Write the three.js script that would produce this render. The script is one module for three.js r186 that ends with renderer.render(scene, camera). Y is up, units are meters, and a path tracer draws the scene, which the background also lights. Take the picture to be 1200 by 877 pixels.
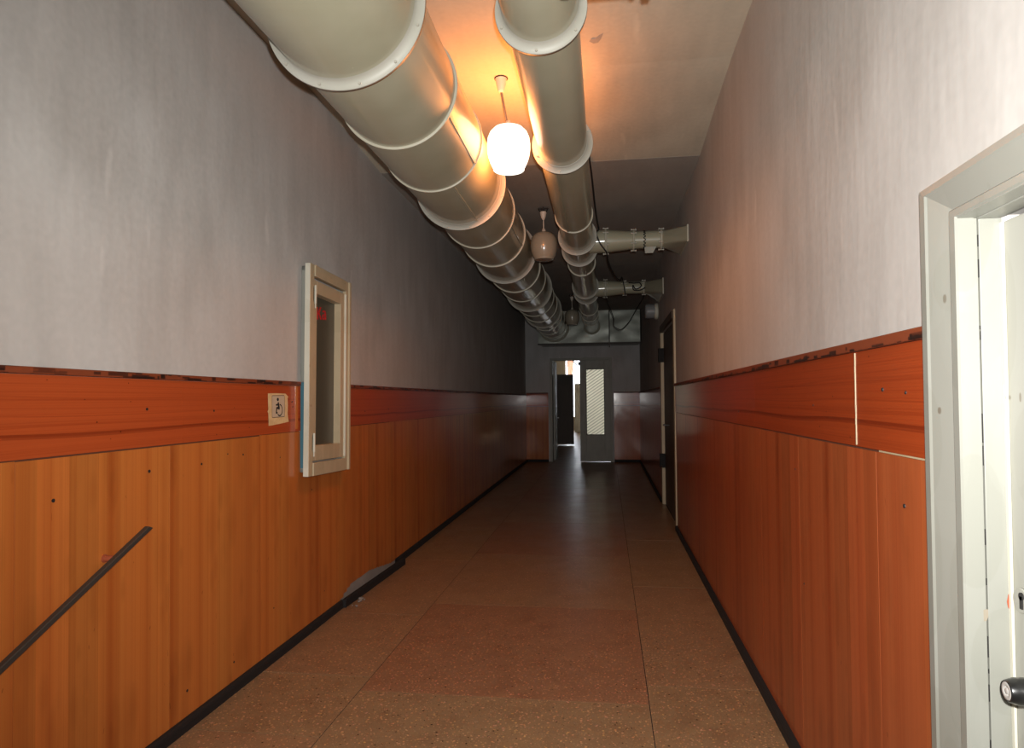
import * as THREE from 'three';
import { RoundedBoxGeometry } from 'three/addons/geometries/RoundedBoxGeometry.js';
import { mergeGeometries, mergeVertices } from 'three/addons/utils/BufferGeometryUtils.js';
import { ImprovedNoise } from 'three/addons/math/ImprovedNoise.js';
import { FontLoader } from 'three/addons/loaders/FontLoader.js';
import { TextGeometry } from 'three/addons/geometries/TextGeometry.js';
import { RectAreaLightUniformsLib } from 'three/addons/lights/RectAreaLightUniformsLib.js';

// ------------------------------------------------------------------ camera, light, exposure
const scene = new THREE.Scene();
const camera = new THREE.PerspectiveCamera(58.715, 1200 / 900, 0.05, 120);
camera.rotation.order = 'YXZ';
camera.position.set(0, 1.5, 0);                       // 1.5 m above the corridor floor, looking along -z
camera.rotation.set(0.023743, 0.137627, -0.009);
camera.setViewOffset(1200, 900, 0, 0, 1200, 877);     // the photograph is a 4:3 frame cut at its foot
const renderer = new THREE.WebGLRenderer({ antialias: true });
renderer.toneMapping = THREE.LinearToneMapping;
renderer.toneMappingExposure = 1;
renderer.shadowMap.enabled = true;
RectAreaLightUniformsLib.init();

scene.background = new THREE.Color(0.95, 1.0, 1.08);   // bright overcast sky, seen through the far windows
scene.backgroundIntensity = 5;

// the flash on top of the photographer's camera
const flash = new THREE.SpotLight(new THREE.Color(1, 0.985, 0.95), 43, 0, 1.12, 0.8, 2);
flash.position.set(0.03, 1.59, -0.02);
flash.target.position.set(-0.1, 2.1, -6);
flash.castShadow = true; flash.shadow.radius = 0.9;
flash.shadow.mapSize.set(2048, 2048); flash.shadow.camera.near = 0.1; flash.shadow.camera.far = 40;
scene.add(flash, flash.target);

// daylight that enters by the two far windows (same size as the openings, just inside them)
function daylight(w, h, x, y, z, tx, tz, I) {
  const l = new THREE.RectAreaLight(new THREE.Color(0.95, 1.0, 1.08), I, w, h);
  l.position.set(x, y, z); l.lookAt(tx, y, tz); scene.add(l); return l;
}
daylight(2.6, 2.5, -0.7, 1.85, -33.1, -0.7, -20, 2.2);
daylight(2.6, 2.0, 2.4, 1.9, -28, -5, -28, 3.0);
const LAMP_POWER = 3.7, LAMP_COLOR = new THREE.Color(1, 0.285, 0.048);

// ------------------------------------------------------------------ helpers
let seed = 7;
const rnd = () => { seed |= 0; seed = seed + 0x6D2B79F5 | 0; let t = Math.imul(seed ^ seed >>> 15, 1 | seed); t = t + Math.imul(t ^ t >>> 7, 61 | t) ^ t; return ((t ^ t >>> 14) >>> 0) / 4294967296; };
const rr = (a, b) => a + (b - a) * rnd();
const noise = new ImprovedNoise();
const fbm = (x, y, z, o = 4) => { let s = 0, a = 0.5, f = 1; for (let i = 0; i < o; i++) { s += a * noise.noise(x * f, y * f, z + i * 7.3); a *= 0.5; f *= 2; } return s; };
const used = new Map();
const numbered = (n) => { const k = used.get(n) ?? 0; used.set(n, k + 1); return k ? `${n}_${String(k).padStart(3, '0')}` : n; };
function add(o, parent) { o.castShadow = o.receiveShadow = true; (parent ?? scene).add(o); return o; }
function mesh(name, geo, mat, parent) {
  const g = Array.isArray(geo) ? (geo.length > 1 ? mergeGeometries(geo.map(clean)) : geo[0]) : geo;
  const m = new THREE.Mesh(g, mat); m.name = numbered(name); return add(m, parent);
}
function clean(g) {
  const q = g.index ? g.toNonIndexed() : g;
  for (const k of Object.keys(q.attributes)) if (!['position', 'normal', 'uv'].includes(k)) q.deleteAttribute(k);
  return q;
}
function group(name, x = 0, y = 0, z = 0, parent) { const g = new THREE.Group(); g.name = numbered(name); g.position.set(x, y, z); (parent ?? scene).add(g); return g; }
function thing(name, label, category, x, y, z, grp) { const g = group(name, x, y, z); g.userData = { label, category }; if (grp) g.userData.group = grp; return g; }
function struct(o) { o.userData.kind = 'structure'; return o; }
// uv in metres from where the surface lies, du/dv shift it
function metric(g, du = 0, dv = 0) {
  g = g.index ? g.toNonIndexed() : g;
  const p = g.attributes.position, n = g.attributes.normal, uv = new Float32Array(p.count * 2);
  for (let t = 0; t < p.count; t += 3) {
    let ax = 0, ay = 0, az = 0;
    for (let i = t; i < t + 3; i++) { ax += n.getX(i); ay += n.getY(i); az += n.getZ(i); }
    ax = Math.abs(ax); ay = Math.abs(ay); az = Math.abs(az);
    for (let i = t; i < t + 3; i++) {
      const x = p.getX(i), y = p.getY(i), z = p.getZ(i);
      const [u, v] = ax >= ay && ax >= az ? [z, y] : ay >= az ? [x, z] : [x, y];
      uv[i * 2] = u + du; uv[i * 2 + 1] = v + dv;
    }
  }
  g.setAttribute('uv', new THREE.BufferAttribute(uv, 2));
  return g;
}
function box(x0, x1, y0, y1, z0, z1, r = 0, du = 0, dv = 0) {
  const w = Math.abs(x1 - x0), h = Math.abs(y1 - y0), d = Math.abs(z1 - z0);
  const g = r ? new RoundedBoxGeometry(w, h, d, 1, Math.min(r, w / 2.1, h / 2.1, d / 2.1)) : new THREE.BoxGeometry(w, h, d);
  g.translate((x0 + x1) / 2, (y0 + y1) / 2, (z0 + z1) / 2);
  return metric(g, du, dv);
}
// a rectangle in (a, b) with rectangular holes cut out -> list of rectangles
function cut(rects, holes) {
  let out = rects;
  for (const [a0, a1, b0, b1] of holes) {
    const next = [];
    for (const [p0, p1, q0, q1] of out) {
      if (a1 <= p0 || a0 >= p1 || b1 <= q0 || b0 >= q1) { next.push([p0, p1, q0, q1]); continue; }
      const m0 = Math.max(p0, a0), m1 = Math.min(p1, a1);
      if (p0 < a0) next.push([p0, a0, q0, q1]);
      if (p1 > a1) next.push([a1, p1, q0, q1]);
      if (q0 < b0) next.push([m0, m1, q0, b0]);
      if (q1 > b1) next.push([m0, m1, b1, q1]);
    }
    out = next;
  }
  return out;
}
// quads between two polylines of equal length, flat shaded
function strip(A, B, close = false) {
  const pos = []; const n = close ? A.length : A.length - 1;
  for (let i = 0; i < n; i++) { const j = (i + 1) % A.length; pos.push(...A[i], ...A[j], ...B[i], ...A[j], ...B[j], ...B[i]); }
  const g = new THREE.BufferGeometry(); g.setAttribute('position', new THREE.Float32BufferAttribute(pos, 3)); g.computeVertexNormals();
  return metric(g);
}
// a surface of revolution about z; profile = [[radius, z], ...]
function spun(profile, seg = 72, dent = 0, sd = 0) {
  const g = new THREE.LatheGeometry(profile.map(([r, z]) => new THREE.Vector2(Math.max(r, 1e-4), z)), seg, Math.PI);
  const uv = g.attributes.uv, p = g.attributes.position;
  const R = Math.max(...profile.map((q) => q[0])), z0 = profile[0][1], n = profile.length;
  for (let i = 0; i < uv.count; i++) { uv.setXY(i, uv.getX(i) * 2 * Math.PI * R, p.getY(i)); }
  if (dent) {
    for (let i = 0; i < p.count; i++) {
      const x = p.getX(i), y = p.getY(i), z = p.getZ(i), q = Math.hypot(x, z), k = i % n, edge = Math.min(k, n - 1 - k) / 2;
      const s = 1 + dent * Math.min(edge, 1) * fbm(x * 3.1 / R * 0.3 + sd, y * 2.3, z * 3.1 / R * 0.3 + sd, 2) / q;
      p.setXYZ(i, x * s, y, z * s);
    }
    g.computeVertexNormals();
    const nm = g.attributes.normal;                    // close the seam
    for (let k = 0; k < n; k++) { const a = k, b = seg * n + k; const v = new THREE.Vector3(nm.getX(a) + nm.getX(b), nm.getY(a) + nm.getY(b), nm.getZ(a) + nm.getZ(b)).normalize(); nm.setXYZ(a, v.x, v.y, v.z); nm.setXYZ(b, v.x, v.y, v.z); }
  }
  return g.rotateX(Math.PI / 2);
}
const lathe = (pts, seg = 40) => new THREE.LatheGeometry(pts.map((p) => new THREE.Vector2(Math.max(p[0], 1e-4), p[1])), seg);
const tube = (pts, r, seg = 60, rad = 8) => new THREE.TubeGeometry(new THREE.CatmullRomCurve3(pts.map((p) => new THREE.Vector3(...p)), false, 'centripetal'), seg, r, rad);
const rod = (a, b, r, seg = 12) => { const A = new THREE.Vector3(...a), B = new THREE.Vector3(...b), d = B.clone().sub(A); const g = new THREE.CylinderGeometry(r, r, d.length(), seg); g.applyQuaternion(new THREE.Quaternion().setFromUnitVectors(new THREE.Vector3(0, 1, 0), d.normalize())); return g.translate(...A.add(B).multiplyScalar(0.5).toArray()); };

// ------------------------------------------------------------------ textures
function paint(w, h, draw, sx, sy, srgb = true) {
  const c = document.createElement('canvas'); c.width = w; c.height = h; const x = c.getContext('2d'); draw(x, w, h);
  const t = new THREE.CanvasTexture(c); t.wrapS = t.wrapT = THREE.RepeatWrapping; t.repeat.set(1 / sx, 1 / sy);
  if (srgb) t.colorSpace = THREE.SRGBColorSpace; return t;
}
function data(n, f, sx, sy, srgb) {
  const a = new Uint8Array(n * n * 4);
  for (let y = 0; y < n; y++) for (let x = 0; x < n; x++) { const v = f(x / n, y / n), i = (y * n + x) * 4; for (let k = 0; k < 3; k++) a[i + k] = Math.max(0, Math.min(255, (Array.isArray(v) ? v[k] : v) * 255)); a[i + 3] = 255; }
  const t = new THREE.DataTexture(a, n, n); t.wrapS = t.wrapT = THREE.RepeatWrapping; t.magFilter = THREE.LinearFilter; t.minFilter = THREE.LinearMipmapLinearFilter; t.generateMipmaps = true; t.repeat.set(1 / sx, 1 / sy);
  if (srgb) t.colorSpace = THREE.SRGBColorSpace; t.needsUpdate = true; return t;
}
// noise that tiles over the unit square
function tiled(u, v, fu, fv, s, o = 3) {
  const a = fbm(u * fu, v * fv, s, o), b = fbm((u - 1) * fu, v * fv, s, o), c = fbm(u * fu, (v - 1) * fv, s, o), d = fbm((u - 1) * fu, (v - 1) * fv, s, o);
  return (a * (1 - u) + b * u) * (1 - v) + (c * (1 - u) + d * u) * v;
}
// whitewashed plaster: vertical brush streaks, scuffs, patches
const plasterMap = data(512, (u, v) => {
  const streak = tiled(u, v, 24, 4, 3, 4), blot = tiled(u, v, 5, 4, 9, 4), fine = tiled(u, v, 90, 90, 21, 2);
  const scuff = Math.max(0, tiled(u, v, 22, 5, 44, 3) - 0.24) * 0.8;
  const t = 0.80 + streak * 0.07 + blot * 0.10 + fine * 0.05 + scuff * 0.55;
  return [t, t * (0.985 + blot * 0.02), t * (0.975 + blot * 0.035)];
}, 2.6, 2.6, true);
const plasterBump = data(512, (u, v) => 0.5 + tiled(u, v, 5, 4, 5, 4) * 0.5 + tiled(u, v, 50, 12, 8, 3) * 0.25, 2.6, 2.6, false);
// varnished veneer laid in vertical staves
function staves(seedTone) {
  return paint(1024, 1024, (x, w, h) => {
    const n = 11, sw = w / n;
    for (let i = 0; i < n; i++) {
      const t = rr(0.93, 1.03), warm = rr(0.96, 1.03);
      x.fillStyle = `rgb(${218 * t},${(206 * t * warm) | 0},${(196 * t * warm) | 0})`; x.fillRect(i * sw, 0, sw + 1, h);
      for (let k = 0; k < 46; k++) {                    // grain lines
        const gx = i * sw + rnd() * sw, a = rr(0.02, 0.08), dark = rnd() < 0.62;
        x.strokeStyle = dark ? `rgba(120,70,40,${a})` : `rgba(255,240,215,${a})`; x.lineWidth = rr(0.6, 3.2);
        x.beginPath(); x.moveTo(gx, 0); const b = rr(-5, 5); x.bezierCurveTo(gx + b, h * 0.33, gx - b, h * 0.66, gx, h); x.stroke();
      }
      x.fillStyle = 'rgba(90,45,25,0.10)'; x.fillRect(i * sw, 0, 1.2, h);
    }
    for (let k = 0; k < 46; k++) {                      // broad streaks of darker and redder stain
      const cx = rnd() * w, r = rr(8, 34), g = x.createLinearGradient(cx - r, 0, cx + r, 0), c = rnd() < 0.6 ? '120,50,25' : '245,215,180', a = rr(0.05, 0.16);
      g.addColorStop(0, `rgba(${c},0)`); g.addColorStop(0.5, `rgba(${c},${a})`); g.addColorStop(1, `rgba(${c},0)`); x.fillStyle = g; x.fillRect(cx - r, 0, 2 * r, h);
    }
    for (let k = 0; k < 70; k++) {                      // blotches in the varnish
      const cx = rnd() * w, cy = rnd() * h, r = rr(10, 60), d = rnd() < 0.6; const g = x.createRadialGradient(cx, cy, 0, cx, cy, r);
      g.addColorStop(0, d ? 'rgba(110,55,25,0.10)' : 'rgba(255,225,180,0.09)'); g.addColorStop(1, 'rgba(0,0,0,0)'); x.fillStyle = g;
      x.save(); x.translate(cx, cy); x.scale(0.6, 2.2); x.translate(-cx, -cy); x.beginPath(); x.arc(cx, cy, r, 0, 7); x.fill(); x.restore();
    }
    for (let k = 0; k < 40; k++) {                      // scratches and specks
      x.strokeStyle = rnd() < 0.7 ? `rgba(45,20,10,${rr(0.2, 0.6)})` : `rgba(255,220,180,${rr(0.2, 0.4)})`; x.lineWidth = rr(0.8, 2);
      const sx = rnd() * w, sy = rnd() * h; x.beginPath(); x.moveTo(sx, sy); x.lineTo(sx + rr(-4, 4), sy + rr(3, 22)); x.stroke();
    }
  }, 1.58, 1.40);
}
const staveMap = staves();
const bandMap = paint(1024, 256, (x, w, h) => {          // the band above: grain runs along the wall
  x.fillStyle = 'rgb(214,203,196)'; x.fillRect(0, 0, w, h);
  for (let k = 0; k < 150; k++) {
    const y = rnd() * h, a = rr(0.03, 0.13), b = rr(-9, 9); x.strokeStyle = rnd() < 0.6 ? `rgba(120,50,20,${a})` : `rgba(255,230,200,${a})`; x.lineWidth = rr(0.6, 3);
    x.beginPath(); x.moveTo(0, y); x.bezierCurveTo(w * 0.33, y + b, w * 0.66, y - b, w, y); x.stroke();
  }
  for (const [y, a, l] of [[0.74, 0.30, 9], [0.77, 0.2, 5], [0.52, 0.10, 4], [0.3, 0.08, 6]]) {
    x.strokeStyle = `rgba(70,20,8,${a})`; x.lineWidth = l; x.beginPath(); x.moveTo(0, y * h); x.bezierCurveTo(w * 0.3, (y - 0.05) * h, w * 0.7, (y + 0.06) * h, w, y * h); x.stroke();
  }
  for (let k = 0; k < 14; k++) { x.fillStyle = 'rgba(40,12,6,0.7)'; x.beginPath(); x.ellipse(rnd() * w, rnd() * h, rr(1, 2.4), rr(1, 3), 0, 0, 7); x.fill(); }
}, 1.62, 0.30);
const capMap = paint(1024, 64, (x, w, h) => {            // cap rail: varnish worn off, blackened patches
  x.fillStyle = 'rgb(205,190,180)'; x.fillRect(0, 0, w, h);
  for (let k = 0; k < 90; k++) { x.fillStyle = `rgba(25,12,8,${rr(0.3, 0.85)})`; const cx = rnd() * w; x.fillRect(cx, h * rr(0.1, 0.75), rr(6, 60), rr(3, 14)); }
  for (let k = 0; k < 40; k++) { x.fillStyle = `rgba(255,225,195,${rr(0.15, 0.4)})`; x.fillRect(rnd() * w, rnd() * h, rr(3, 20), rr(1, 4)); }
}, 1.9, 0.12);
const terrazzoMap = paint(1024, 1024, (x, w, h) => {
  x.fillStyle = 'rgb(176,156,134)'; x.fillRect(0, 0, w, h);
  const tone = ['200,176,150', '214,180,150', '150,128,112', '120,100,88', '222,196,170', '190,150,124', '226,206,184'];
  const dot = (cx, cy, r, c) => { const e = rr(0.5, 1), a = rnd() * 3; for (const ox of [-w, 0, w]) for (const oy of [-h, 0, h]) { if (cx + ox < -20 || cx + ox > w + 20 || cy + oy < -20 || cy + oy > h + 20) continue; x.fillStyle = c; x.beginPath(); x.ellipse(cx + ox, cy + oy, r, r * e, a, 0, 7); x.fill(); } };
  for (let k = 0; k < 240; k++) dot(rnd() * w, rnd() * h, rr(20, 70), `rgba(${rnd() < 0.5 ? '120,92,74' : '200,180,160'},0.06)`);
  for (let k = 0; k < 9000; k++) dot(rnd() * w, rnd() * h, rr(0.8, 3.6), `rgba(${tone[(rnd() * tone.length) | 0]},${rr(0.3, 0.8)})`);
  for (let k = 0; k < 1500; k++) dot(rnd() * w, rnd() * h, rr(2.2, 5.4), `rgba(255,${(rr(190, 226)) | 0},${(rr(150, 196)) | 0},${rr(0.6, 1)})`);
  for (let k = 0; k < 160; k++) dot(rnd() * w, rnd() * h, rr(1.5, 5), 'rgba(50,36,28,0.8)');
}, 1.1, 1.1);
const dirtRough = data(256, (u, v) => 0.62 + tiled(u, v, 5, 5, 31, 4) * 0.28, 1.7, 1.7, false);
const ductMap = data(256, (u, v) => { const b = tiled(u, v, 4, 4, 13, 4), s = tiled(u, v, 70, 70, 61, 2) > 0.42 ? 0.1 : 0; const t = 0.86 + b * 0.12 + s; return [t, t, t * (0.985 + b * 0.04)]; }, 1.3, 1.3, true);
const ductBump = data(256, (u, v) => 0.5 + tiled(u, v, 6, 6, 17, 3) * 0.6, 1.3, 1.3, false);
const gloss = data(256, (u, v) => 0.5 + tiled(u, v, 7, 7, 71, 4) * 0.55, 1.1, 1.1, false);
const paintMap = paint(512, 1024, (x, w, h) => {         // thick white gloss paint with chips
  x.fillStyle = 'rgb(228,227,220)'; x.fillRect(0, 0, w, h);
  for (let k = 0; k < 120; k++) { x.fillStyle = `rgba(${rnd() < 0.5 ? '200,196,186' : '245,244,238'},0.16)`; x.beginPath(); x.ellipse(rnd() * w, rnd() * h, rr(6, 40), rr(20, 110), 0, 0, 7); x.fill(); }
  for (let k = 0; k < 26; k++) { x.fillStyle = `rgba(150,135,115,${rr(0.3, 0.7)})`; x.beginPath(); x.ellipse(rnd() * w, rnd() * h, rr(1, 3), rr(1, 5), 0, 0, 7); x.fill(); }
}, 1.0, 2.0);

// ------------------------------------------------------------------ materials
const std = (o) => new THREE.MeshStandardMaterial(o), phy = (o) => new THREE.MeshPhysicalMaterial(o);
const C = (r, g, b) => new THREE.Color(r, g, b);
const M = {
  plaster: std({ color: C(0.76, 0.755, 0.73), map: plasterMap, bumpMap: plasterBump, bumpScale: 0.006, roughness: 0.85 }),
  plasterEnd: std({ color: C(0.80, 0.81, 0.82), map: plasterMap, bumpMap: plasterBump, bumpScale: 0.005, roughness: 0.8 }),
  plinth: std({ color: C(0.42, 0.39, 0.36), map: plasterMap, bumpMap: plasterBump, bumpScale: 0.01, roughness: 0.95 }),
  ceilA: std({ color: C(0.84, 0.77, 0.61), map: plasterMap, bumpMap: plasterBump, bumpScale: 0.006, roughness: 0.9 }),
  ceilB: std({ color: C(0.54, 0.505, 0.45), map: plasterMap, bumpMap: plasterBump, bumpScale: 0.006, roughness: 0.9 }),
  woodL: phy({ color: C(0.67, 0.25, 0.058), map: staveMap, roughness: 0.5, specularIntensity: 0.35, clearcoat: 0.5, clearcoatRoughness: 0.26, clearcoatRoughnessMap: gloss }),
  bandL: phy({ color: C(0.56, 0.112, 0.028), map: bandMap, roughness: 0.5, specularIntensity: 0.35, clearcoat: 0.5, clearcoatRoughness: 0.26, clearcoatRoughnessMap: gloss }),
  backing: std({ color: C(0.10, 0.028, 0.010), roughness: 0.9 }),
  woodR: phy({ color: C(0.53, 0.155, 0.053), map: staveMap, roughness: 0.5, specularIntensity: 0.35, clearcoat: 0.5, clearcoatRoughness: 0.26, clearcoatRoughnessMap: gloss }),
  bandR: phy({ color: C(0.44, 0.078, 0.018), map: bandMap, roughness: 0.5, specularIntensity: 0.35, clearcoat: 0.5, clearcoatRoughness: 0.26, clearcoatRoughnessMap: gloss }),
  cap: std({ color: C(0.30, 0.075, 0.026), map: capMap, roughness: 0.55 }),
  grout: std({ color: C(0.03, 0.022, 0.018), roughness: 0.9 }),
  dark: std({ color: C(0.012, 0.010, 0.010), roughness: 0.6 }),
  baseboard: std({ color: C(0.006, 0.005, 0.005), roughness: 0.75 }),
  terrazzo: ['0.58,0.45,0.335', '0.57,0.465,0.34', '0.57,0.385,0.285'].map((s) => phy({ color: C(...s.split(',').map(Number)), map: terrazzoMap, specularIntensity: 0.55, roughness: 0.55, roughnessMap: dirtRough })),
  duct: phy({ color: C(0.52, 0.505, 0.375), map: ductMap, bumpMap: ductBump, bumpScale: 0.0012, roughness: 0.42, clearcoat: 0.7, clearcoatRoughness: 0.13 }),
  ring: std({ color: C(0.66, 0.635, 0.52), map: ductMap, roughness: 0.45 }),
  flange: std({ color: C(0.55, 0.54, 0.48), map: ductMap, roughness: 0.5 }),
  bolt: std({ color: C(0.42, 0.40, 0.34), roughness: 0.5, metalness: 0.2 }),
  white: phy({ color: C(0.305, 0.31, 0.292), map: paintMap, roughness: 0.42, bumpMap: plasterBump, bumpScale: 0.0015, clearcoat: 0.25, clearcoatRoughness: 0.3 }),
  leaf: phy({ color: C(0.40, 0.40, 0.375), map: paintMap, roughness: 0.45, clearcoat: 0.2, clearcoatRoughness: 0.35 }),
  cream: std({ color: C(0.56, 0.465, 0.32), map: paintMap, roughness: 0.5 }),
  creamWhite: std({ color: C(0.72, 0.70, 0.62), map: paintMap, roughness: 0.5 }),
  blue: std({ color: C(0.055, 0.15, 0.19), roughness: 0.55 }),
  black: phy({ color: C(0.008, 0.008, 0.008), roughness: 0.3, clearcoat: 0.5, clearcoatRoughness: 0.2 }),
  blackMatt: std({ color: C(0.004, 0.004, 0.004), roughness: 0.8 }),
  chrome: std({ color: C(0.62, 0.61, 0.58), roughness: 0.45, metalness: 0.5 }),
  brownPaint: std({ color: C(0.085, 0.055, 0.036), map: paintMap, roughness: 0.5 }),
  steel: std({ color: C(0.05, 0.042, 0.035), roughness: 0.5, metalness: 0.3 }),
  rust: std({ color: C(0.30, 0.065, 0.025), roughness: 0.6 }),
  doorGrey: std({ color: C(0.40, 0.41, 0.39), map: paintMap, roughness: 0.5 }),
  plenum: phy({ color: C(0.34, 0.36, 0.32), map: ductMap, bumpMap: ductBump, bumpScale: 0.004, roughness: 0.35, metalness: 0.35 }),
  globeOff: phy({ color: C(0.33, 0.295, 0.225), roughness: 0.25, clearcoat: 0.8, clearcoatRoughness: 0.08 }),
  globeOn: std({ color: C(0.9, 0.88, 0.8), roughness: 0.3, emissive: C(1, 0.93, 0.80), emissiveIntensity: 1.7 }),
  plastic: std({ color: C(0.60, 0.54, 0.46), roughness: 0.5 }),
  cord: std({ color: C(0.20, 0.15, 0.11), roughness: 0.7 }),
  cable: std({ color: C(0.010, 0.009, 0.009), roughness: 0.6 }),
  fixture: std({ color: C(0.25, 0.255, 0.255), roughness: 0.4 }),
  dirtyGlass: phy({ color: C(0.075, 0.073, 0.052), roughness: 0.35, transmission: 0.12, thickness: 0 }),
  red: std({ color: C(0.42, 0.015, 0.02), roughness: 0.6 }),
  beige: std({ color: C(0.55, 0.46, 0.30), map: plasterMap, roughness: 0.9 }),
  farWhite: std({ color: C(0.75, 0.74, 0.70), map: plasterMap, roughness: 0.9 }),
  curtain: phy({ color: C(0.85, 0.52, 0.34), roughness: 0.95, transmission: 0.45, thickness: 0, side: THREE.DoubleSide }),
  glass: phy({ color: C(0.98, 0.99, 1), roughness: 0.02, transmission: 1, thickness: 0 }),
};

// ------------------------------------------------------------------ measures of the corridor (metres)
const XL = -1.95, XR = 0.79, ZB = 1.7, ZE = -16.5;       // plaster faces of the side walls, wall behind the camera, end wall
const PL = -1.938, PR = 0.778;                           // faces of the panelling
const ZV = -22.4, ZF = -33.3;                            // second doorway, far window wall

// ------------------------------------------------------------------ floor
const floor = struct(group('floor'));
mesh('floor_base', box(-5.2, 3.2, -0.20, -0.0022, ZB + 0.2, ZF - 0.3), M.grout, floor);
{
  const gap = 0.0022;
  const lay = (x0, x1, zs, pick) => { for (let i = 0; i + 1 < zs.length; i++) mesh('slab', box(x0 + gap, x1 - gap, -0.04, rr(-0.0004, 0.0004), zs[i] - gap, zs[i + 1] + gap, 0, rr(0, 1), rr(0, 1)), M.terrazzo[pick(i)], floor); };
  lay(-1.97, -1.289, [1.7, 0.2, -1.4, -2.94, -3.61, -4.68, -6.3, -7.9, -9.5, -11.1, -12.7, -14.3, -15.4, -16.5], (i) => (i % 3 ? 0 : 1));
  lay(-1.289, 0.189, [1.7, 0.6, -1.0, -2.2, -3.435, -4.96, -6.6, -8.33, -10.0, -11.6, -13.2, -14.8, -16.5], (i) => (i === 3 ? 1 : i === 4 ? 2 : i % 2 ? 0 : 2));
  lay(0.189, 0.81, [1.7, -0.2, -1.9, -3.67, -5.58, -7.4, -9.2, -11.0, -12.8, -14.6, -16.5], (i) => (i % 2 ? 0 : 1));
  lay(-1.97, 0.81, [-16.5, -18.0, -19.5, -21.0, -22.6], () => 0);
  lay(-5.0, -1.45, [-22.6, -26, -29.5, -33.3], () => 1);
  lay(-1.45, 3.0, [-22.6, -24.4, -26.2, -28, -29.8, -31.6, -33.3], () => 1);
}

// ------------------------------------------------------------------ ceiling
const ceiling = struct(group('ceiling'));
{
  const A = [[XL - 0.2, 3.605, ZB], [XL - 0.2, 3.605, -4.3], [XL - 0.2, 3.575, -4.9], [XL - 0.2, 3.514, -5.77], [XL - 0.2, 3.80, -5.77], [XL - 0.2, 3.80, ZB]];
  const B = A.map(([, y, z]) => [XR + 0.2, y, z]);
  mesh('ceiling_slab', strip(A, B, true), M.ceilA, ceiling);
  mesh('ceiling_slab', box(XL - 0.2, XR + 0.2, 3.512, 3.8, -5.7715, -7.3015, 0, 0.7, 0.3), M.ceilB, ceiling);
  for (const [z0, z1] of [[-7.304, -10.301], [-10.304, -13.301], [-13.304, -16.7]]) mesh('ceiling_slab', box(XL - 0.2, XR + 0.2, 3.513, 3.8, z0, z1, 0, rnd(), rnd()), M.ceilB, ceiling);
  mesh('ceiling_slab', box(-5.2, 3.2, 3.6, 3.8, -16.7, ZF - 0.3), M.farWhite, ceiling);
  const sh = new THREE.Shape(); [[-0.075, 0], [-0.05, 0.012], [-0.01, 0.01], [0.03, 0.022], [0.07, 0.03], [0.05, 0.005], [0.02, -0.012], [-0.03, -0.014]].forEach(([x, y], i) => i ? sh.lineTo(x, y) : sh.moveTo(x, y));
  const fl = mesh('paint_flake', new THREE.ExtrudeGeometry(sh, { depth: 0.003, bevelEnabled: false }).rotateX(Math.PI / 2).rotateZ(0.03), M.ceilB, ceiling); fl.position.set(-0.035, 3.603, -3.98); fl.scale.set(0.55, 1, 2.2);
}

// ------------------------------------------------------------------ walls
const win = { z0: -4.72, z1: -4.22, y0: 1.10, y1: 2.28 };                       // opening of the small window in the left wall
const wallL = struct(group('wall_left')), wallR = struct(group('wall_right'));
const slabs = (x0, x1, rects, mat, name, parent) => mesh(name, rects.map(([z0, z1, y0, y1]) => box(x0, x1, y0, y1, z0, z1)), mat, parent);
slabs(XL - 0.22, XL, cut([[ZE - 0.2, ZB, -0.05, 3.8]], [[win.z0, win.z1, win.y0, win.y1]]), M.plaster, 'plaster', wallL);
mesh('recess_back', box(XL - 0.30, XL - 0.22, 0.9, 2.5, -4.95, -4.0), M.plinth, wallL);
const d1 = { z0: -1.60, z1: -0.72, y1: 1.89 }, d2 = { z0: -9.95, z1: -8.12, y1: 2.44 };
slabs(XR, XR + 0.22, cut([[ZE - 0.2, ZB, -0.05, 3.8]], [[d1.z0, d1.z1, -1, d1.y1], [d2.z0, d2.z1, -1, d2.y1]]), M.plaster, 'plaster', wallR);
mesh('doorway_back', [box(XR + 0.22, XR + 0.3, -0.05, 2.6, -10.1, -7.9), box(XR + 0.22, XR + 0.3, -0.05, 2.1, -1.75, -0.5)], M.plaster, wallR);

// panelling; every sheet is a piece of its own
function panel(name, xf, dir, z0, z1, y0, y1, holes, mat, parent) {
  const g = 0.0006, du = -z0 + Math.floor(rnd() * 6) * 0.1436, dv = rr(0, 0.08), xb = xf - dir * 0.0095;
  const rects = cut([[z0 + g, z1 - g, y0, y1]], holes); if (!rects.length) return null;
  const m = mesh(name, rects.map((r) => box(Math.min(xf, xb), Math.max(xf, xb), r[2], r[3], r[0], r[1], rects.length > 1 || name === 'upper_panel' ? 0 : 0.0008, du, name === 'upper_panel' ? -y0 : dv)), mat, parent);
  return m;
}
const screwGeo = new THREE.CylinderGeometry(0.0055, 0.0065, 0.005, 10).rotateZ(Math.PI / 2);
function screw(parent, x, y, z, s = 1) { const m = mesh('screw', screwGeo, M.dark, parent); m.position.set(x, y, z); m.scale.setScalar(s); }
const holeL = [[-4.80, -4.13, 1.05, 2.4]];
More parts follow.
